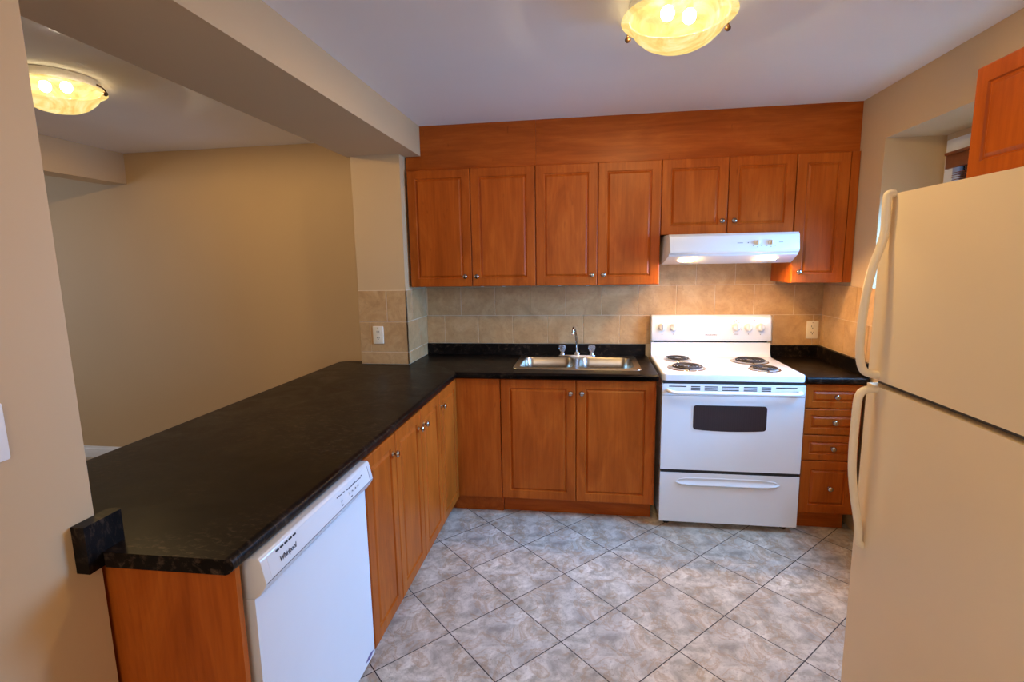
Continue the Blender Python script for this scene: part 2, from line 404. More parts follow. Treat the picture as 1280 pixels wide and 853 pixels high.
# windows
def make_window(name, y0, y1, z0, z1, x, nx=1):
    bm = B(); w = 0.062
    def fr(a0, a1, b0, b1, x0, x1): box(bm, x0, x1, a0, a1, b0, b1)
    fr(y0, y1, z1 - w, z1, x, x + 0.05); fr(y0, y1, z0, z0 + w, x, x + 0.05); fr(y0, y0 + w, z0 + w, z1 - w, x, x + 0.05); fr(y1 - w, y1, z0 + w, z1 - w, x, x + 0.05)
    m = (y0 + y1) / 2; fr(m - 0.02, m + 0.02, z0 + w, z1 - w, x + 0.01, x + 0.045)
    q = 0.018
    fr(y0 + w, y1 - w, z1 - w - q, z1 - w, x + 0.012, x + 0.045); fr(y0 + w, y1 - w, z0 + w, z0 + w + q, x + 0.012, x + 0.045)
    bev(bm, 0.005, 2); o = struct(name, bm, 'white_trim', smooth=35)
    bm = B(); box(bm, x + 0.026, x + 0.030, y0 + w, y1 - w, z0 + w, z1 - w); obj('pane', bm, 'glass', o, smooth=None)
    return o
make_window('window_1', WY0, WY1 - 0.012, WZ0, 2.135, 1.375)
# strip of wall above the window frame inside the recess
bm = B(); box(bm, 1.38, 1.45, WY0, WY1, 2.135, WZ1); box(bm, 1.38, 1.45, WY1 - 0.012, WY1, WZ0, 2.135); struct('trim_2', bm, 'wall')
# raised wooden blind in the window
t = thing('window_blind', 'brown wooden slat blind drawn up in the window recess above the refrigerator', 'blind', (1.362, -1.115, 2.045))
bm = B(); box(bm, -0.03, 0.02, -0.435, 0.425, -0.055, 0.005); bev(bm, 0.005, 2); obj('headrail', bm, 'blind', t)
bm = B(); box(bm, -0.045, -0.03, -0.445, 0.435, -0.065, 0.004); prism(bm, [(-0.052, -0.002), (-0.045, -0.002), (-0.045, 0.012), (-0.055, 0.012)], 'y', -0.445, 0.435); bev(bm, 0.003, 2); obj('valance', bm, 'blind', t)
for k in range(11):
    bm = B(); z = -0.085 - 0.011 * k
    prism(bm, [(-0.026, z - 0.004), (0.0, z + 0.001), (0.024, z - 0.003), (0.024, z), (0.0, z + 0.004), (-0.026, z - 0.001)], 'y', -0.41, 0.41); obj('slat', bm, 'blind', t)
bm = B(); box(bm, -0.026, 0.024, -0.41, 0.41, -0.226, -0.208); bev(bm, 0.003, 2); obj('bottom_rail', bm, 'blind', t)
for y in (-0.36, 0.36):
    bm = B(); tube(bm, [(0, y, -0.06), (0, y, -0.21)], 0.002, 6); obj('lift_cord', bm, 'blind', t)

# ------------------------------------------------------------------ ceiling lights
def make_ceiling_light(label, loc, rotz):
    t = thing('ceiling_light', label, 'ceiling light', loc, rotz, 'flush alabaster bowl ceiling lights')
    bm = B(); lathe(bm, [(0.02, 0.0), (0.160, 0.0), (0.166, -0.006), (0.166, -0.042), (0.163, -0.0472), (0.160, -0.0455)], 48, cap=False); obj('mounting_pan', bm, 'outlet', t)
    bm = B(); lathe(bm, [(0.001, -0.006), (0.150, -0.006), (0.158, -0.012), (0.1595, -0.0465)], 48, cap=False); obj('glare_liner', bm, 'glare_absorber', t)  # dark liner added to swallow bulb light inside the pan
    # glass bowl: thick shell with a rolled rim
    prof = [(0.001, -0.152), (0.04, -0.150), (0.08, -0.140), (0.115, -0.122), (0.142, -0.098), (0.158, -0.076), (0.166, -0.062), (0.176, -0.056), (0.186, -0.054), (0.190, -0.050), (0.188, -0.045), (0.178, -0.046),
            (0.164, -0.054), (0.154, -0.070), (0.138, -0.094), (0.112, -0.117), (0.078, -0.135), (0.04, -0.145), (0.001, -0.147)]
    bm = B(); lathe(bm, prof, 64, cap=False); obj('glass_bowl', bm, 'bowl', t, smooth=60)
    for s in (-0.042, 0.042):
        bm = B(); bmesh.ops.create_uvsphere(bm, u_segments=16, v_segments=10, radius=0.022, matrix=Matrix.Translation((s, 0, -0.040)) @ Matrix.Diagonal((1.0, 1.0, 1.1, 1)))
        obj('bulb', bm, 'bulb', t, smooth=60)
        bm = B(); lathe(bm, [(0.012, -0.020), (0.014, -0.007)], 16, (s, 0, 0)); obj('lamp_socket', bm, 'glare_absorber', t)
    for k in range(3):
        a = math.radians(120 * k); c, s = math.cos(a), math.sin(a)
        bm = B()
        tube(bm, smooth_path([(0.155 * c, 0.155 * s, -0.02), (0.178 * c, 0.178 * s, -0.030), (0.196 * c, 0.196 * s, -0.046), (0.196 * c, 0.196 * s, -0.060), (0.186 * c, 0.186 * s, -0.066)], 4), 0.004, 8)
        bmesh.ops.create_uvsphere(bm, u_segments=12, v_segments=8, radius=0.0105, matrix=Matrix.Translation((0.197 * c, 0.197 * s, -0.062)))
        obj('clip', bm, 'bronze', t, smooth=60)
    return t
kl = make_ceiling_light('glowing alabaster bowl ceiling light of the kitchen, above the open floor', (-0.125, -1.655, CE), math.radians(24))
copy_thing(kl, 'glowing alabaster bowl ceiling light of the left room, cut by the near wall', (-2.83, -1.43, 2.430), math.radians(20))
copy_thing(kl, 'added alabaster bowl ceiling light behind the viewer, unseen, warming the room', (-0.45, -4.75, CE), math.radians(10))  # third lamp added out of view for warm fill light

# ------------------------------------------------------------------ cabinet building blocks
def door_mesh(w, h, th=0.020, frame=0.052, raised=True):
    """raised-panel door: x 0..w, z 0..h, back at y=0, front at y=-th"""
    bm = B()
    def rect(i, y): return [(i, y, i), (w - i, y, i), (w - i, y, h - i), (i, y, h - i)]
    rl = [rect(0, 0), rect(0, -th + 0.004), rect(0.0012, -th + 0.0015), rect(0.004, -th)]
    if raised:
        f = frame
        rl += [rect(f, -th), rect(f + 0.0035, -th + 0.0065), rect(f + 0.0075, -th + 0.0075), rect(f + 0.011, -th + 0.0050), rect(f + 0.019, -th + 0.0004)]
    rings(bm, rl); return bm
def knob_mesh():
    bm = B(); lathe(bm, [(0.009, 0.0), (0.009, -0.002), (0.0045, -0.005), (0.0045, -0.012), (0.010, -0.016), (0.0145, -0.020), (0.0150, -0.024), (0.012, -0.028), (0.006, -0.030), (0.001, -0.0305)], 20, axis='y'); return bm
KNOB = None
def add_knob(parent, x, z, th=0.020):
    global KNOB
    if KNOB is None:
        o = obj('knob', knob_mesh(), 'nickel', parent, (x, -th, z), 60); KNOB = o.data; o['label'] = 'chrome knob'
    else:
        o = bpy.data.objects.new('knob', KNOB); COL.objects.link(o); o.parent = parent; o.location = (x, -th, z); o['label'] = 'chrome knob'
    return o
def add_door(parent, x0, x1, z0, z1, yb, knob=None, frame=0.052, name='door', gap=0.0022):
    w, h = x1 - x0 - 2 * gap, z1 - z0
    d = obj(name, door_mesh(w, h, frame=frame), 'wood', parent, (x0 + gap, yb, z0), 20)
    if knob: add_knob(d, knob[0] - x0 - gap, knob[1] - z0)
    return d
def carcass_bm(x0, x1, y0, y1, z0, z1):
    bm = B(); box(bm, x0, x1, y0, y1, z0, z1); bev(bm, 0.0015, 1); return bm

# wall cabinets: local x along the wall from the cabinet's left, local y 0 at the wall
def wall_cabinet(label, x0, x1, z0, z1, doors, group='upper wall cabinets', depth=0.325, clips=()):
    t = thing('wall_cabinet', label, 'cabinet', (x0, -0.0085, z0), 0, group)
    obj('carcass', carcass_bm(0.0005, x1 - x0 - 0.0005, 0, -depth + 0.0085, 0.002, z1 - z0), 'wood', t)
    for a, b, k in doors: add_door(t, a - x0, b - x0, 0, z1 - z0, -depth + 0.0075, (k - x0, 0.064 if z0 < 1.6 else 0.073))
    for c in clips:
        bm = B(); box(bm, c - 0.009, c + 0.009, -0.300, -0.292, -0.006, 0.002); bev(bm, 0.0015, 1); obj('mounting_clip', bm, 'clip_white', t, (-x0, 0, 0), label='white plastic clip')
    return t
UZ0, UZ1 = 1.415, 2.148
wall_cabinet('tall two-door cherry wall cabinet beside the beige wall stub, leftmost of the row', -1.568, -0.747, UZ0, UZ1, [(-1.568, -1.157, -1.199), (-1.157, -0.747, -1.123)], clips=(-1.10, -0.96))
wall_cabinet('tall two-door cherry wall cabinet over the sink, left of the range hood', -0.747, 0.008, UZ0, UZ1, [(-0.747, -0.365, -0.400), (-0.365, 0.008, -0.330)], clips=(-0.60, -0.425))
wall_cabinet('short two-door cherry wall cabinet directly above the white range hood', 0.008, 0.757, 1.711, UZ1, [(0.008, 0.388, 0.354), (0.388, 0.757, 0.422)])
t = wall_cabinet('tall single-door cherry wall cabinet in the right corner, right of the range hood', 0.757, 1.088, UZ0, UZ1, [(0.757, 1.042, 0.795)])
bm = B(); box(bm, 1.044 - 0.757, 1.088 - 0.757, -0.318, -0.331, 0, UZ1 - UZ0); bev(bm, 0.001, 1); obj('filler_strip', bm, 'wood', t)

# fascia boards between the wall cabinets and the ceiling
bm = B(); prism(bm, [(-1.576, 2.152), (-0.743, 2.152), (-0.743, CE), (-1.4775, CE), (-1.4775, 2.238), (-1.576, 2.238)], 'y', -0.320, -0.300); bev(bm, 0.001, 1)
tag(obj('fascia_board', bm, 'wood_h'), 'shorter cherry fascia board above the leftmost wall cabinet, ending at the ceiling beam', 'fascia board', 'fascia boards above the wall cabinets')
bm = B(); box(bm, -0.742, 1.0905, -0.320, -0.300, 2.152, CE); bev(bm, 0.001, 1)
tag(obj('fascia_board', bm, 'wood_h'), 'longer cherry fascia board under the ceiling from the sink to the right wall', 'fascia board', 'fascia boards above the wall cabinets')

# cabinet over the refrigerator, facing left
t = thing('wall_cabinet', 'cherry wall cabinet above the white refrigerator on the right wall', 'cabinet', (XR, -1.694, 1.795), -PI / 2, 'upper wall cabinets')
obj('carcass', carcass_bm(0.0, 0.76, -0.0005, -0.296, 0, 0.338), 'wood', t)
add_door(t, 0.0, 0.38, 0, 0.338, -0.297, (0.345, 0.06)); add_door(t, 0.38, 0.76, 0, 0.338, -0.297, (0.415, 0.06))

# base cabinets ------------------------------------------------------------
CT = 0.876   # underside of worktop
BF = -0.605  # carcass front of the back run (door back)
def toe(parent, x0, x1, yf, mat='wood_h'):
    bm = B(); box(bm, x0, x1, yf, yf + 0.016, 0.0, 0.108); bev(bm, 0.001, 1); obj('toe_kick', bm, mat, parent)
t = thing('base_cabinet', 'two-door cherry base cabinet under the steel sink, left of the stove', 'cabinet', (-0.943, 0, 0), 0, 'base cabinets')
obj('carcass', carcass_bm(0.0, 0.916, -0.03, BF, 0.108, 0.60), 'wood', t)
bm = B(); box(bm, 0.0, 0.018, -0.03, BF, 0.60, CT - 0.001); box(bm, 0.898, 0.916, -0.03, BF, 0.60, CT - 0.001); box(bm, 0.018, 0.898, BF + 0.02, BF, 0.60, CT - 0.001); obj('upper_frame', bm, 'wood', t, smooth=None)
add_door(t, 0.0, 0.454, 0.118, CT - 0.004, BF - 0.001, (0.421, 0.796)); add_door(t, 0.454, 0.908, 0.118, CT - 0.004, BF - 0.001, (0.487, 0.796))
toe(t, 0.0, 0.905, -0.545)
# peninsula units face +x : local x runs along world +y
PX = -1.212   # carcass front x (doors stand proud of it)
def pen_unit(label, y0, y1, doors, rear=0.60):
    t = thing('base_cabinet', label, 'cabinet', (PX, y0, 0), PI / 2, 'base cabinets')
    # local (lx, ly) -> world (PX - ly, y0 + lx); front of carcass is ly = 0, doors towards -y(local) = +x(world)
    obj('carcass', carcass_bm(0.0005, y1 - y0 - 0.0005, 0.02, rear, 0.108, CT - 0.001), 'wood', t)
    for a, b, k in doors: add_door(t, a - y0, b - y0, 0.118, CT - 0.004, 0.019, (k - y0, 0.795), frame=0.05)
    bm = B(); box(bm, 0, y1 - y0, 0.075, 0.091, 0.0, 0.108); obj('toe_kick', bm, 'wood_h', t)
    return t
pen_unit('single-door cherry base cabinet of the peninsula, next to the white dishwasher', -1.945, -1.642, [(-1.945, -1.642, -1.680)])
pen_unit('two-door cherry base cabinet in the middle of the peninsula run', -1.642, -0.995, [(-1.642, -1.316, -1.353), (-1.316, -0.995, -1.277)])
t = pen_unit('single-door cherry corner base cabinet where peninsula and sink run meet', -0.995, -0.640, [(-0.995, -0.640, -0.963)])
bm = B(); box(bm, 0.0, 0.287, 0, 0.019, 0.118, CT - 0.004); bev(bm, 0.0015, 1)
# blank panel facing the room beside the sink doors (local frame is turned 90 degrees)
o = obj('blank_panel', bm, 'wood', t, (0.371, 0.020, 0), rot=(0, 0, -PI / 2))
bm = B(); box(bm, 0.450, 0.434, 0.074, -0.268, 0.0, 0.108); bev(bm, 0.001, 1); obj('toe_kick', bm, 'wood_h', t)

# end panel of the peninsula
bm = B(); box(bm, -1.6100, -1.226, -2.612, -2.596, 0.0, CT - 0.0005); bev(bm, 0.0012, 1)
tag(obj('end_panel', bm, 'wood'), 'flat cherry end panel under the near end of the black peninsula worktop', 'panel')
# plain back of the peninsula towards the left room
bm = B(); box(bm, -1.850, -1.832, -2.60, -0.43, 0.0, CT - 0.0005)
tag(obj('back_panel', bm, 'wood'), 'flat back panel of the peninsula facing the left room', 'panel')

# drawer base right of the stove
t = thing('drawer_cabinet', 'narrow cherry four-drawer base cabinet between the stove and the right wall', 'cabinet', (0.772, 0, 0), 0, 'base cabinets')
obj('carcass', carcass_bm(0.0, 0.300, -0.03, BF, 0.108, CT - 0.001), 'wood', t)
for z0, z1 in ((0.735, 0.872), (0.584, 0.731), (0.434, 0.580), (0.118, 0.430)):
    d = obj('drawer', door_mesh(0.292, z1 - z0, frame=0.036 if z1 - z0 < 0.2 else 0.05), 'wood', t, (0.002, BF - 0.001, z0), 20)
    add_knob(d, 0.155, (z1 - z0) / 2)
toe(t, 0.0, 0.275, -0.555)

# ------------------------------------------------------------------ worktops
TH0, TH1 = CT, 0.914
def slab(bm, pts, z0=TH0, z1=TH1): return prism(bm, pts, 'z', z0, z1)
def near(v, x=None, y=None): return (x is None or abs(v.x - x) < 0.012) and (y is None or abs(v.y - y) < 0.012)
# peninsula top with its rounded edge; meets the sink run in a curved seam
IC = (-1.203, -0.652)
seam = [IC, (-1.30, -0.515), (-1.44, -0.392), (-1.575, -0.335)]
bm = B()
fr = -2.648
pts = [(-1.528, fr), (-1.225, fr + 0.004), (-1.209, fr + 0.012), IC, seam[1], seam[2], seam[3], (-1.5755, -0.4215), (-1.9055, -0.4215), (-1.9055, -0.335), (-2.075, -0.330), (-2.108, -0.362), (-2.137, -2.45), (-2.137, -2.618), (-1.528, -2.618)]
slab(bm, pts)
def pensel(e):
    a, b = e.verts[0].co, e.verts[1].co
    return abs(a.z - b.z) < 1e-6 and ((near(a, -1.208) and near(b, -1.208)) or (near(a, -1.215) and near(b, -1.208)) or (a.x < -2.0 and b.x < -2.0))
bev(bm, 0.017, 6, lambda e: abs(e.verts[0].co.z - e.verts[1].co.z) < 1e-6 and min(e.verts[0].co.x, e.verts[1].co.x) > -1.25 and max(e.verts[0].co.y, e.verts[1].co.y) > fr + 0.02 and abs(e.verts[0].co.y - e.verts[1].co.y) > 0.5 or abs(e.verts[0].co.z - e.verts[1].co.z) < 1e-6 and max(e.verts[0].co.x, e.verts[1].co.x) < -2.0)
pen = tag(obj('worktop', bm, 'counter', smooth=40), 'long scuffed black peninsula worktop running towards the viewer', 'worktop', 'black laminate worktops')
bm = B(); box(bm, -1.5632, -1.529, -2.684, -2.590, 0.880, 0.992); bev(bm, 0.002, 2); obj('side_splash', bm, 'counter', pen)
# sink run: pieces around the sink cut-out
SX0, SX1, SY0, SY1 = -0.862, -0.122, -0.512, -0.074
bm = B()
rx = -0.020
fpts = [IC, (rx, -0.648), (rx, -0.0085)]
outer = [seam[2], seam[1], IC, (rx, -0.648), (rx, -0.0085), (-1.5752, -0.0085), (-1.5752, -0.335)]
# as a top and bottom polygon with a hole: four convex strips
prism(bm, [IC, (SX0, -0.650), (SX0, -0.0085), (-1.5752, -0.0085), (-1.5752, -0.334), (seam[2][0], seam[2][1] + 0.001), (seam[1][0], seam[1][1] + 0.001)][::1], 'z', TH0, TH1)
prism(bm, [(SX1, -0.649), (rx, -0.648), (rx, -0.0085), (SX1, -0.0085)], 'z', TH0, TH1)
prism(bm, [(SX0, -0.650), (SX1, -0.649), (SX1, SY0), (SX0, SY0)], 'z', TH0, TH1)
prism(bm, [(SX0, SY1), (SX1, SY1), (SX1, -0.0085), (SX0, -0.0085)], 'z', TH0, TH1)
bmesh.ops.remove_doubles(bm, verts=bm.verts[:], dist=0.0004)
# drop the inner faces shared by neighbouring strips
seen = {}
for f in list(bm.faces):
    k = tuple(sorted(v.index for v in f.verts))
bm.verts.index_update()
for f in list(bm.faces): seen.setdefault(tuple(sorted(v.index for v in f.verts)), []).append(f)
bmesh.ops.delete(bm, geom=[f for v in seen.values() if len(v) > 1 for f in v], context='FACES_ONLY')
bmesh.ops.recalc_face_normals(bm, faces=bm.faces[:])
bev(bm, 0.013, 4, lambda e: abs(e.verts[0].co.z - e.verts[1].co.z) < 1e-6 and max(e.verts[0].co.y, e.verts[1].co.y) < -0.64 and abs(e.verts[0].co.x - e.verts[1].co.x) > 0.05)
run = tag(obj('worktop', bm, 'counter', smooth=40), 'black worktop around the steel sink, left of the stove', 'worktop', 'black laminate worktops')
bm = B(); box(bm, -1.575, -0.030, -0.0275, -0.0085, TH1, 0.992); bev(bm, 0.003, 2); obj('backsplash', bm, 'counter', run)
# right of the stove
bm = B(); slab(bm, [(0.771, -0.648), (1.080, -0.648), (1.080, -0.0085), (0.771, -0.0085)])
bev(bm, 0.013, 4, lambda e: abs(e.verts[0].co.z - e.verts[1].co.z) < 1e-6 and max(e.verts[0].co.y, e.verts[1].co.y) < -0.64)
rt = tag(obj('worktop', bm, 'counter', smooth=40), 'small black worktop in the right corner over the drawers', 'worktop', 'black laminate worktops')
bm = B(); box(bm, 0.773, 1.0625, -0.0275, -0.0085, TH1, 0.992); bev(bm, 0.003, 2); obj('backsplash', bm, 'counter', rt)
bm = B(); box(bm, 1.0625, 1.0828, -0.642, -0.0085, TH1, 0.992); bev(bm, 0.003, 2); obj('backsplash', bm, 'counter', rt)

# ------------------------------------------------------------------ sink and faucet
t = thing('kitchen_sink', 'stainless steel double-bowl sink set into the black worktop', 'sink', (-0.492, -0.293, TH1))
bm = B()
OX0, OX1, OY0, OY1 = -0.388, 0.388, -0.238, 0.238
BA = [(-0.352, -0.020), (0.020, 0.352)]; BY = (-0.196, 0.150)
# deck with two rounded holes: bridge outlines by triangulating
def ring_edges(bm, pts, z):
    v = [bm.verts.new((p[0], p[1], z)) for p in pts]; return v, [bm.edges.new((v[k], v[(k + 1) % len(v)])) for k in range(len(v))]
zt = 0.0055
ov, oe = ring_edges(bm, rrect(OX0, OX1, OY0, OY1, 0.035, 6), zt)
es = list(oe); holes = []
for a, b in BA:
    hv, he = ring_edges(bm, rrect(a, b, BY[0], BY[1], 0.062, 7), zt); es += he; holes.append(hv)
bmesh.ops.triangle_fill(bm, edges=es, use_beauty=True, use_dissolve=False)
# remove faces that fell inside the holes
for f in list(bm.faces):
    c = f.calc_center_median()
    for (a, b), hv in zip(BA, holes):
        if all(v in hv for v in f.verts): bm.faces.remove(f); break
# rolled outer edge
n = len(ov)
low = [bm.verts.new((v.co.x * 1.006, v.co.y * 1.009, 0.0006)) for v in ov]
for k in range(n): bm.faces.new([ov[k], low[k], low[(k + 1) % n], ov[(k + 1) % n]])
bmesh.ops.recalc_face_normals(bm, faces=bm.faces[:])
obj('rim', bm, 'steel', t, smooth=50)
for a, b in BA:
    bm = B(); rl = []
    for ins, z, r in ((0.0, zt, 0.062), (0.003, zt - 0.005, 0.060), (0.008, -0.06, 0.058), (0.014, -0.14, 0.055), (0.030, -0.158, 0.048), (0.06, -0.163, 0.035)):
        rl.append([(p[0], p[1], z) for p in rrect(a + ins, b - ins, BY[0] + ins, BY[1] - ins, r, 7)])
    R_ = rings(bm, rl, True, False); bm.faces.new(R_[-1]); bmesh.ops.recalc_face_normals(bm, faces=bm.faces[:]); bmesh.ops.reverse_faces(bm, faces=bm.faces[:])
    cx = (a + b) / 2; bs = obj('bowl', bm, 'steel', t, smooth=50)
    bm = B(); lathe(bm, [(0.001, -0.1618), (0.030, -0.1618), (0.040, -0.1605), (0.042, -0.1625), (0.001, -0.1630)], 20, (cx, -0.02, 0), cap=False); obj('drain', bm, 'chrome', bs)
t = thing('faucet', 'chrome two-handle faucet with clear knobs behind the steel sink', 'faucet', (-0.494, -0.098, TH1 + 0.0058))
bm = B(); prism(bm, rrect(-0.128, 0.128, -0.026, 0.026, 0.025, 5), 'z', 0, 0.012); bev(bm, 0.004, 2); obj('base_plate', bm, 'chrome', t)
bm = B(); lathe(bm, [(0.022, 0.010), (0.020, 0.022), (0.013, 0.032)], 20)
tube(bm, smooth_path([(0, 0, 0.03), (0, 0, 0.075), (-0.003, -0.008, 0.120), (-0.009, -0.024, 0.165), (-0.015, -0.042, 0.196), (-0.020, -0.060, 0.205), (-0.024, -0.076, 0.195), (-0.026, -0.086, 0.170)], 5), 0.0085, 12)
lathe(bm, [(0.0105, 0.158), (0.0115, 0.176), (0.009, 0.180)], 14, (-0.026, -0.086, 0)); obj('spout', bm, 'chrome', t, smooth=50)
for s in (-1, 1):
    bm = B(); lathe(bm, [(0.018, 0.010), (0.016, 0.020), (0.010, 0.030)], 18, (s * 0.1, 0, 0)); st = obj('handle_base', bm, 'chrome', t)
    bm = B()
    rl = []
    for r, z in ((0.011, 0.030), (0.016, 0.036), (0.0215, 0.052), (0.0235, 0.062), (0.021, 0.072), (0.012, 0.077)):
        rl.append([(s * 0.1 + r * (1 + 0.06 * math.cos(8 * a)) * math.cos(a), r * (1 + 0.06 * math.cos(8 * a)) * math.sin(a), z) for a in [2 * PI * k / 48 for k in range(48)]])
    rings(bm, rl); obj('handle', bm, 'acrylic', t, smooth=50, label='clear acrylic knob handle')

# ------------------------------------------------------------------ range hood
t = thing('range_hood', 'white under-cabinet range hood above the stove', 'range hood', (0.014, 0, 1.535))
HW = 0.744
bm = B()
prism(bm, [(-0.0085, 0.0), (-0.345, 0.0), (-0.468, 0.046), (-0.474, 0.056), (-0.492, 0.064), (-0.497, 0.072), (-0.480, 0.158), (-0.464, 0.172), (-0.0085, 0.172)], 'x', 0.0, HW)
for v in bm.verts:
    k = max(0.0, (-v.co.y - 0.32) / 0.175)
    v.co.x += 0.030 * k if v.co.x < HW / 2 else -0.016 * k
bev(bm, 0.004, 2, ang=40)
hb = obj('body', bm, 'appliance', t, smooth=30)
for x in (0.135, 0.590):
    bm = B()   # lens lies on the sloping underside
    d = Vector((0, -0.123, 0.046)).normalized(); nrm = Vector((0, -0.046, -0.123)).normalized(); c = Vector((x, -0.412, 0.0251)) + nrm * 0.0012
    q = [c + Vector((u, 0, 0)) + d * w for u, w in rrect(-0.040, 0.040, -0.018, 0.018, 0.012, 4)]
    A = [bm.verts.new(p) for p in q]; C = [bm.verts.new(p + nrm * 0.003) for p in q]
    bm.faces.new(C); [bm.faces.new([A[k], A[(k + 1) % len(A)], C[(k + 1) % len(A)], C[k]]) for k in range(len(A))]
    bmesh.ops.recalc_face_normals(bm, faces=bm.faces[:]); obj('lamp_lens', bm, 'hoodlamp', t, smooth=None, label='glowing hood lamp lens')
fu = Vector((0, 0.017, 0.086)).normalized()
def hood_pt(x, s): return Vector((x, -0.497, 0.072)) + fu * s + Vector((0, -0.0008, 0.0001))
def hood_mark(name, x, s, w, h, mat):
    bm = B(); c = hood_pt(x, s); A = [bm.verts.new(c + Vector((a * w / 2, 0, 0)) + fu * b * h / 2) for a, b in ((-1, -1), (1, -1), (1, 1), (-1, 1))]
    bm.faces.new(A); r = bmesh.ops.extrude_face_region(bm, geom=bm.faces[:]); [setattr(v, 'co', v.co + Vector((0, -0.0008, 0))) for v in r['geom'] if isinstance(v, bmesh.types.BMVert)]
    bmesh.ops.recalc_face_normals(bm, faces=bm.faces[:]); return obj(name, bm, mat, t, smooth=None)
hood_mark('brand_mark', 0.413, 0.044, 0.030, 0.003, 'grey_mark'); hood_mark('indicator_mark', 0.456, 0.044, 0.005, 0.005, 'dark_mark'); hood_mark('legend_mark', 0.63, 0.044, 0.022, 0.003, 'grey_mark')
for x in (0.505, 0.577):
    bm = B(); c = hood_pt(x, 0.044); lathe(bm, [(0.014, 0.002), (0.0135, -0.008), (0.010, -0.010), (0.001, -0.0102)], 20, tuple(c), 'y'); sw = obj('switch_knob', bm, 'plastic_knob', t)
    bm = B(); box(bm, c.x - 0.0025, c.x + 0.0025, c.y - 0.016, c.y - 0.008, c.z - 0.012, c.z + 0.012); bev(bm, 0.001, 1); obj('grip', bm, 'orange_mark', sw)
    for dx in (-0.022, 0.0, 0.022): hood_mark('legend_mark', x + dx, 0.020 if dx == 0 else 0.026, 0.004, 0.004, 'grey_mark')

# ------------------------------------------------------------------ stove
t = thing('stove', 'white freestanding coil-burner electric stove between the sink run and the drawers', 'stove', (0.0, 0.0, 0.0))
bm = B(); box(bm, 0.003, 0.757, -0.012, -0.612, 0.035, 0.882); bev(bm, 0.003, 1); obj('body', bm, 'appliance_side', t)
bm = B()
prism(bm, rrect(-0.003, 0.763, -0.652, -0.018, 0.028, 5), 'z', 0.886, 0.926); bev(bm, 0.012, 4, lambda e: abs(e.verts[0].co.z - e.verts[1].co.z) < 1e-6 and e.verts[0].co.z > 0.9)
# curved riser at the rear
prism(bm, [(-0.018, 0.92), (-0.112, 0.922), (-0.098, 0.926), (-0.085, 0.938), (-0.078, 0.96), (-0.074, 1.016), (-0.018, 1.016)], 'x', 0.002, 0.758)
obj('cooktop', bm, 'appliance', t, smooth=40)
bm = B(); box(bm, 0.02, 0.74, -0.02, -0.064, 1.014, 1.032); obj('backguard_gap_shade', bm, 'black_gap', t, smooth=None)  # black box puts the shade into the gap under the backguard
bm = B(); box(bm, 0.006, 0.754, -0.57, -0.6505, 0.866, 0.8865); obj('cooktop_gap_shade', bm, 'black_gap', t, smooth=None)  # black filler paints the shade below the cooktop lip
bm = B(); prism(bm, [(-0.012, 1.028), (-0.082, 1.028), (-0.086, 1.040), (-0.070, 1.180), (-0.060, 1.194), (-0.045, 1.198), (-0.012, 1.196)], 'x', -0.002, 0.762); bev(bm, 0.014, 4, lambda e: abs(e.verts[0].co.x - e.verts[1].co.x) < 1e-6 and e.verts[0].co.y < -0.03); bg = obj('backguard', bm, 'appliance', t, smooth=40)
gu = Vector((0, 0.016, 0.140)).normalized(); gn = Vector((0, -0.140, 0.016)).normalized()
def guard_pt(x, z): return Vector((x, -0.086 + (z - 1.040) * 0.016 / 0.140, z))
rotk = gn.to_track_quat('-Y', 'Z').to_matrix().to_4x4()
for x in (0.070, 0.143, 0.541, 0.617, 0.691):
    bm = B(); lathe(bm, [(0.027, 0.001), (0.026, -0.004), (0.021, -0.009), (0.020, -0.020), (0.017, -0.023), (0.001, -0.0235)], 28, axis='y')
    box(bm, -0.0045, 0.0045, -0.020, -0.030, -0.021, 0.021)
    for v in bm.verts: v.co = rotk @ v.co
    kb = obj('control_knob', bm, 'plastic_knob', t, tuple(guard_pt(x, 1.118)), smooth=40)
    bm = B(); box(bm, -0.0018, 0.0018, -0.0300, -0.0306, -0.019, 0.020)
    for v in bm.verts: v.co = rotk @ v.co
    obj('pointer', bm, 'grey_mark', kb, smooth=None)
def guard_mark(x, z, w, h, mat='grey_mark'):
    bm = B(); p = guard_pt(x, z); A = [bm.verts.new(p + gn * 0.0007 + Vector((a * w / 2, 0, 0)) + gu * (b * h / 2)) for a, b in ((-1, -1), (1, -1), (1, 1), (-1, 1))]; f = bm.faces.new(A)
    r = bmesh.ops.extrude_face_region(bm, geom=[f]); [setattr(v, 'co', v.co - gn * 0.002) for v in r['geom'] if isinstance(v, bmesh.types.BMVert)]
    bmesh.ops.recalc_face_normals(bm, faces=bm.faces[:]); obj('printed_mark', bm, mat, t, smooth=None)
for x, z in ((0.105, 1.160), (0.541, 1.163), (0.655, 1.163), (0.070, 1.070), (0.143, 1.072), (0.617, 1.074), (0.691, 1.072)): guard_mark(x, z, 0.005, 0.005)
guard_mark(0.541, 1.073, 0.028, 0.003)
for a in range(8):
    an = 2 * PI * a / 8 + 0.3; guard_mark(0.541 + 0.036 * math.cos(an), 1.118 + 0.036 * math.sin(an), 0.004, 0.004, 'orange_mark')
text_mesh('brand_lettering', 'FRIGIDAIRE', 0.0125, 'grey_mark', t, face_mat(guard_pt(0.383, 1.068) + gn * 0.0006, (1, 0, 0), gu), sx=1.15)
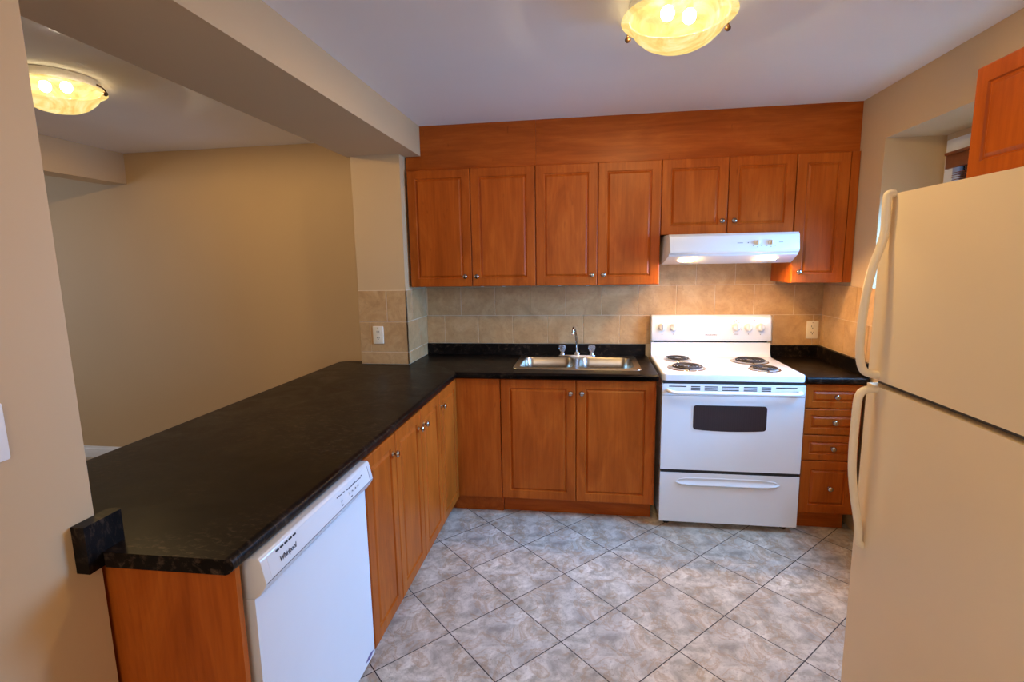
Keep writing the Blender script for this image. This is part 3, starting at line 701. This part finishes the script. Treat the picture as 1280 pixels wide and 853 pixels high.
# burners
def burner(x, y, r):
    b = bpy.data.objects.new('burner', None); COL.objects.link(b); b.parent = t; b.location = (x, y, 0.926); b.empty_display_size = 0.05
    bm = B(); lathe(bm, [(0.012, -0.010), (r * 0.55, -0.008), (r * 0.86, -0.001), (r * 0.92, 0.0035), (r * 1.0, 0.0030), (r * 1.03, 0.0004)], 40, cap=False); bm2 = obj('drip_pan', bm, 'drip', b, smooth=50)
    bm = B(); turns = 4.2 if r > 0.1 else 3.3; N = int(turns * 40); r1 = r * 0.86; r0 = 0.020
    tube(bm, [((r0 + (r1 - r0) * k / N) * math.cos(2 * PI * turns * k / N + 0.8), (r0 + (r1 - r0) * k / N) * math.sin(2 * PI * turns * k / N + 0.8), 0.011) for k in range(N + 1)], 0.0046, 8, 0.0042); obj('coil', bm, 'coil', b, smooth=60)
    bm = B(); lathe(bm, [(0.001, 0.012), (0.016, 0.012), (0.018, 0.008), (0.018, 0.004)], 20, cap=False); box(bm, -0.004, 0.004, -r * 0.85, r * 0.85, 0.002, 0.0058); box(bm, -r * 0.85, r * 0.85, -0.004, 0.004, 0.002, 0.0058); obj('support', bm, 'drip', b, smooth=40)
burner(0.152, -0.215, 0.085); burner(0.160, -0.480, 0.108); burner(0.578, -0.260, 0.108); burner(0.590, -0.505, 0.085)
# oven door
od = bpy.data.objects.new('oven_door', None)
bm = B(); DX0, DX1 = -0.001, 0.758
box(bm, DX0, DX1, -0.618, -0.660, 0.362, 0.868); bev(bm, 0.006, 3); od = obj('oven_door', bm, 'appliance', t)
bm = B()
zs = 0.848
for x0, x1, n in ((0.035, 0.130, 1), (0.155, 0.205, 3), (0.228, 0.298, 3), (0.322, 0.412, 3), (0.437, 0.507, 3), (0.530, 0.580, 3), (0.605, 0.715, 1)):
    for k in range(n): box(bm, x0, x1, -0.655, -0.6606, zs + 0.004 - 0.0095 * k, zs + 0.0095 - 0.0095 * k)
obj('vent_slots', bm, 'black_gap', od, smooth=None)
bm = B(); box(bm, DX0 + 0.002, DX1 - 0.002, -0.655, -0.6604, 0.8015, 0.8035); obj('seam_line', bm, 'gasket', od, smooth=None)
bm = B(); tube(bm, smooth_path([(0.030, -0.655, 0.832), (0.034, -0.685, 0.832), (0.055, -0.703, 0.830), (0.12, -0.708, 0.829), (0.38, -0.709, 0.829), (0.64, -0.708, 0.829), (0.705, -0.703, 0.830), (0.726, -0.685, 0.832), (0.730, -0.655, 0.832)], 5), 0.0135, 12, 0.0095); obj('handle', bm, 'appliance', od, smooth=60)
# window: curved lower edge
def win_pts(ins):
    p = rrect(0.172 + ins, 0.566 - ins, 0.606 + ins, 0.748 - ins, 0.016, 4)
    out = []
    for x, z in p:
        if z < 0.66:
            u = (x - 0.369) / 0.197; z = z - 0.009 * (1 - u * u)
        out.append((x, z))
    # subdivide the lower edge so that it bows
    res = []
    for k in range(len(out)):
        a, b = out[k], out[(k + 1) % len(out)]; res.append(a)
        if abs(a[0] - b[0]) > 0.2 and a[1] < 0.66:
            for q in range(1, 8):
                x = a[0] + (b[0] - a[0]) * q / 8; u = (x - 0.369) / 0.197; res.append((x, 0.606 + ins - 0.009 * (1 - u * u)))
    return res
bm = B(); prism(bm, win_pts(-0.008), 'y', -0.650, -0.6612); obj('window_frame', bm, 'appliance', od, smooth=40)
bm = B(); prism(bm, win_pts(0.0), 'y', -0.655, -0.6622); obj('window_glass', bm, 'oven_glass', od, smooth=40)
bm = B(); box(bm, 0.003, 0.754, -0.560, -0.6575, 0.340, 0.366); obj('door_gap_shade', bm, 'black_gap', t, smooth=None)  # shade between oven door and drawer, drawn as a black box
bm = B(); box(bm, DX0, DX1, -0.616, -0.660, 0.040, 0.343); bev(bm, 0.006, 3); dr = obj('storage_drawer', bm, 'appliance', t)
# scooped grip: a bowed lip with a hollow above it
bm = B()
NS = 28; rl = []
for k in range(NS + 1):
    u = -1 + 2 * k / NS; x = 0.370 + 0.283 * u; e = max(0.0, 1 - abs(u) ** 6); s = max(0.02, e ** 0.5)
    zc = 0.290
    rl.append([(x, -0.656, zc + 0.028 * s), (x, -0.6625, zc + 0.026 * s), (x, -0.6635, zc + 0.022 * s), (x, -0.6602, zc + 0.016 * s), (x, -0.6602, zc + 0.004 * s), (x, -0.664 - 0.006 * s, zc - 0.006 * s), (x, -0.665 - 0.009 * s, zc - 0.014 * s), (x, -0.664 - 0.004 * s, zc - 0.024 * s), (x, -0.656, zc - 0.030 * s)])
rings(bm, rl); obj('handle', bm, 'appliance', dr, smooth=50)
for x in (0.05, 0.71):
    for y in (-0.10, -0.59):
        bm = B(); lathe(bm, [(0.018, 0.0), (0.018, 0.012), (0.010, 0.014), (0.010, 0.037)], 14, (x, y, 0)); obj('foot', bm, 'black_gap', t)

# ------------------------------------------------------------------ dishwasher (faces +x)
t = thing('dishwasher', 'white built-in dishwasher under the near end of the peninsula worktop', 'dishwasher', (0, 0, 0))
Y0, Y1 = -2.572, -1.950
bm = B(); box(bm, -1.80, -1.252, Y0 + 0.006, Y1 - 0.006, 0.10, 0.868); bev(bm, 0.003, 1); obj('body', bm, 'appliance_side', t)
bm = B(); box(bm, -1.252, -1.213, Y0, Y1, 0.112, 0.766); bev(bm, 0.005, 3); dd = obj('door', bm, 'appliance', t)
bm = B(); prism(bm, [(-1.252, 0.766), (-1.214, 0.766), (-1.200, 0.774), (-1.182, 0.800), (-1.178, 0.808), (-1.190, 0.866), (-1.196, 0.8735), (-1.252, 0.8735)], 'y', Y0, Y1); bev(bm, 0.0025, 2); cp = obj('control_panel', bm, 'appliance', t, smooth=30)
pu = Vector((-0.012, 0, 0.058)).normalized(); pn = Vector((0.058, 0, 0.012)).normalized()
def dw_pt(y, s): return Vector((-1.178, y, 0.808)) + pu * s
def dw_mark(name, y, s, w, h, mat, d=0.0008):
    bm = B(); c = dw_pt(y, s) + pn * d; A = [bm.verts.new(c + Vector((0, a * w / 2, 0)) + pu * b * h / 2) for a, b in ((-1, -1), (1, -1), (1, 1), (-1, 1))]; f = bm.faces.new(A)
    r = bmesh.ops.extrude_face_region(bm, geom=[f]); [setattr(v, 'co', v.co - pn * 0.002) for v in r['geom'] if isinstance(v, bmesh.types.BMVert)]
    bmesh.ops.recalc_face_normals(bm, faces=bm.faces[:]); return obj(name, bm, mat, cp, smooth=None)
# inset panel outline
dw_mark('panel_inset', (Y0 + Y1) / 2, 0.030, 0.575, 0.054, 'appliance', 0.0005)
dw_mark('panel_line', Y1 - 0.024, 0.030, 0.0022, 0.050, 'grey_mark', 0.0010)
for k in range(5): dw_mark('vent_slot', -2.507 + 0.019 * k, 0.052, 0.014, 0.005, 'black_gap', 0.0012)
text_mesh('brand_lettering', 'Whirlpool', 0.0185, 'dark_mark', cp, face_mat(dw_pt(-2.472, 0.026) + pn * 0.0012, (0, 1, 0), pu), shear=0.35, sx=0.95)
random.seed(3)
for y0, y1, s, h in ((-2.200, -2.150, 0.043, 0.003), (-2.135, -2.040, 0.040, 0.0036), (-2.030, -2.016, 0.043, 0.003)):
    y = y0
    while y < y1:
        w = random.uniform(0.006, 0.012); dw_mark('button_legend', y + w / 2, s + random.uniform(-0.001, 0.001), w, h, 'dark_mark', 0.0011); y += w + 0.003
for y in (-2.178, -2.124, -2.104, -2.082, -2.062): dw_mark('push_button', y, 0.024, 0.010, 0.010, 'appliance', 0.002); dw_mark('button_symbol', y, 0.024, 0.005, 0.004, 'dark_mark', 0.0026)
for y in (-2.178, -2.114): dw_mark('button_legend', y, 0.010, 0.009, 0.003, 'dark_mark', 0.0011)
dw_mark('seam_line', (Y0 + Y1) / 2, 0.0008, Y1 - Y0 - 0.004, 0.0018, 'grey_mark', 0.0006)
# finger pull under the panel: flat patch with the recess's shade put in as grey
lu = Vector((-0.018, 0, -0.026)).normalized(); ln = Vector((0.026, 0, -0.018)).normalized()
bm = B(); c = Vector((-1.191, -2.285, 0.787)) + ln * 0.0008
q = [c + Vector((0, u, 0)) + lu * w for u, w in rrect(-0.115, 0.115, -0.010, 0.010, 0.008, 4)]
A = [bm.verts.new(p) for p in q]; C = [bm.verts.new(p - ln * 0.004) for p in q]; bm.faces.new(A); [bm.faces.new([A[k], A[(k + 1) % len(A)], C[(k + 1) % len(A)], C[k]]) for k in range(len(A))]
bmesh.ops.recalc_face_normals(bm, faces=bm.faces[:]); obj('finger_pull', bm, 'pull_shade', cp, smooth=None)
bm = B()
L = 0.036; prism(bm, [(-L, 0.0), (-L * 0.4, -0.0065), (0, -0.009), (L * 0.4, -0.0065), (L, 0.0), (L * 0.4, 0.0065), (0, 0.009), (-L * 0.4, 0.0065)], 'x', -0.002, 0.0006)
obj('badge', bm, 'purple_mark', dd, (-1.213, -1.992, 0.130), smooth=None)
bm = B(); box(bm, -1.29, -1.275, Y0 + 0.01, Y1 - 0.01, 0.0, 0.11); obj('toe_panel', bm, 'appliance_side', t)

# ------------------------------------------------------------------ refrigerator (faces -x, turned a few degrees)
FR = thing('refrigerator', 'tall white top-freezer refrigerator in the right foreground', 'refrigerator', (0.450, -1.872, 0), 0.035)
DEP, WID = 0.575, 0.760
bm = B(); box(bm, 0.082, DEP, 0.0 - 0.004, -WID + 0.004, 0.03, 1.732); bev(bm, 0.006, 2); obj('body', bm, 'fridge', FR)
bm = B(); box(bm, 0.066, 0.084, -0.012, -WID + 0.012, 0.09, 1.728); box(bm, 0.030, 0.066, -0.004, -WID + 0.004, 1.1685, 1.1865); obj('gasket', bm, 'gasket', FR, smooth=None)  # second box added between the doors to block window glare and darken the gap
def fdoor(name, z0, z1):
    bm = B(); box(bm, 0.0, 0.068, 0.0, -WID, z0, z1); bev(bm, 0.010, 4); return obj(name, bm, 'fridge', FR)
fz = fdoor('freezer_door', 1.187, 1.739); fd = fdoor('refrigerator_door', 0.085, 1.168)
def fhandle(parent, pts):
    P = smooth_path([(x - 0.450, -0.052, z) for x, z in pts], 6)
    bm = B(); tube(bm, P, 0.0125, 14, 0.0115, up=(1, 0, 0)); obj('handle', bm, 'fridge_handle', parent, smooth=60)
fhandle(fz, [(0.450, 1.738), (0.436, 1.738), (0.432, 1.728), (0.432, 1.690), (0.433, 1.630), (0.424, 1.585), (0.410, 1.535), (0.398, 1.460), (0.392, 1.380), (0.391, 1.300), (0.396, 1.250), (0.408, 1.218), (0.430, 1.206), (0.454, 1.204)])
fhandle(fd, [(0.454, 1.158), (0.428, 1.158), (0.408, 1.150), (0.399, 1.125), (0.397, 1.060), (0.397, 0.960), (0.401, 0.890), (0.411, 0.820), (0.424, 0.755), (0.434, 0.700), (0.437, 0.660), (0.446, 0.648), (0.452, 0.646)])
bm = B(); box(bm, 0.03, 0.08, -0.02, -WID + 0.02, 0.012, 0.085); obj('base_grille', bm, 'gasket', FR)
for y in (-0.06, -WID + 0.06):
    for x in (0.12, 0.52):
        bm = B(); lathe(bm, [(0.02, 0.0), (0.02, 0.015), (0.012, 0.018), (0.012, 0.035)], 14, (x, y, 0)); obj('foot', bm, 'black_gap', FR)
bm = B(); box(bm, 0.02, 0.10, -WID + 0.02, -WID + 0.09, 1.739, 1.750); bev(bm, 0.003, 1); obj('hinge_cover', bm, 'fridge', FR)

# ------------------------------------------------------------------ outlets and switch
def make_outlet(label, loc):
    t = thing('wall_outlet', label, 'outlet', loc, 0, 'ivory wall outlets')
    bm = B(); prism(bm, rrect(-0.036, 0.036, -0.058, 0.058, 0.005, 3), 'y', 0, -0.006); bev(bm, 0.0025, 2, lambda e: max(e.verts[0].co.y, e.verts[1].co.y) < -0.004); obj('cover_plate', bm, 'outlet', t)
    bm = B(); lathe(bm, [(0.003, -0.0055), (0.003, -0.0068), (0.001, -0.007)], 10, (0, 0, 0.046), 'y'); obj('screw', bm, 'drip', t)
    for s in (-0.0195, 0.0195):
        bm = B(); prism(bm, rrect(-0.0165, 0.0165, s - 0.0155, s + 0.0155, 0.008, 4), 'y', -0.005, -0.0075); rc = obj('receptacle', bm, 'outlet', t)
        bm = B(); box(bm, -0.0085, -0.0055, -0.007, -0.0079, s - 0.002, s + 0.008); box(bm, 0.0055, 0.0085, -0.007, -0.0079, s - 0.002, s + 0.007); lathe(bm, [(0.003, -0.007), (0.003, -0.0079)], 10, (0, 0, s - 0.008), 'y'); obj('slots', bm, 'black_gap', rc, smooth=None)
    return t
make_outlet('ivory duplex outlet on the tiled front of the wall stub at left', (-1.779, -0.4212, 1.108))
make_outlet('ivory duplex outlet on the back wall tiles right of the stove', (1.032, -0.0085, 1.095))
t = thing('light_switch', 'white light switch plate on the near left wall, cut by the picture edge', 'light switch', (-1.5636, -2.814, 1.248), PI / 2)
bm = B(); prism(bm, rrect(-0.036, 0.036, -0.058, 0.058, 0.005, 3), 'y', 0, -0.007); bev(bm, 0.003, 2, lambda e: max(e.verts[0].co.y, e.verts[1].co.y) < -0.004); obj('cover_plate', bm, 'switch_white', t)
bm = B(); box(bm, -0.005, 0.005, -0.006, -0.016, -0.010, 0.008); bev(bm, 0.002, 1); obj('toggle', bm, 'switch_white', t)
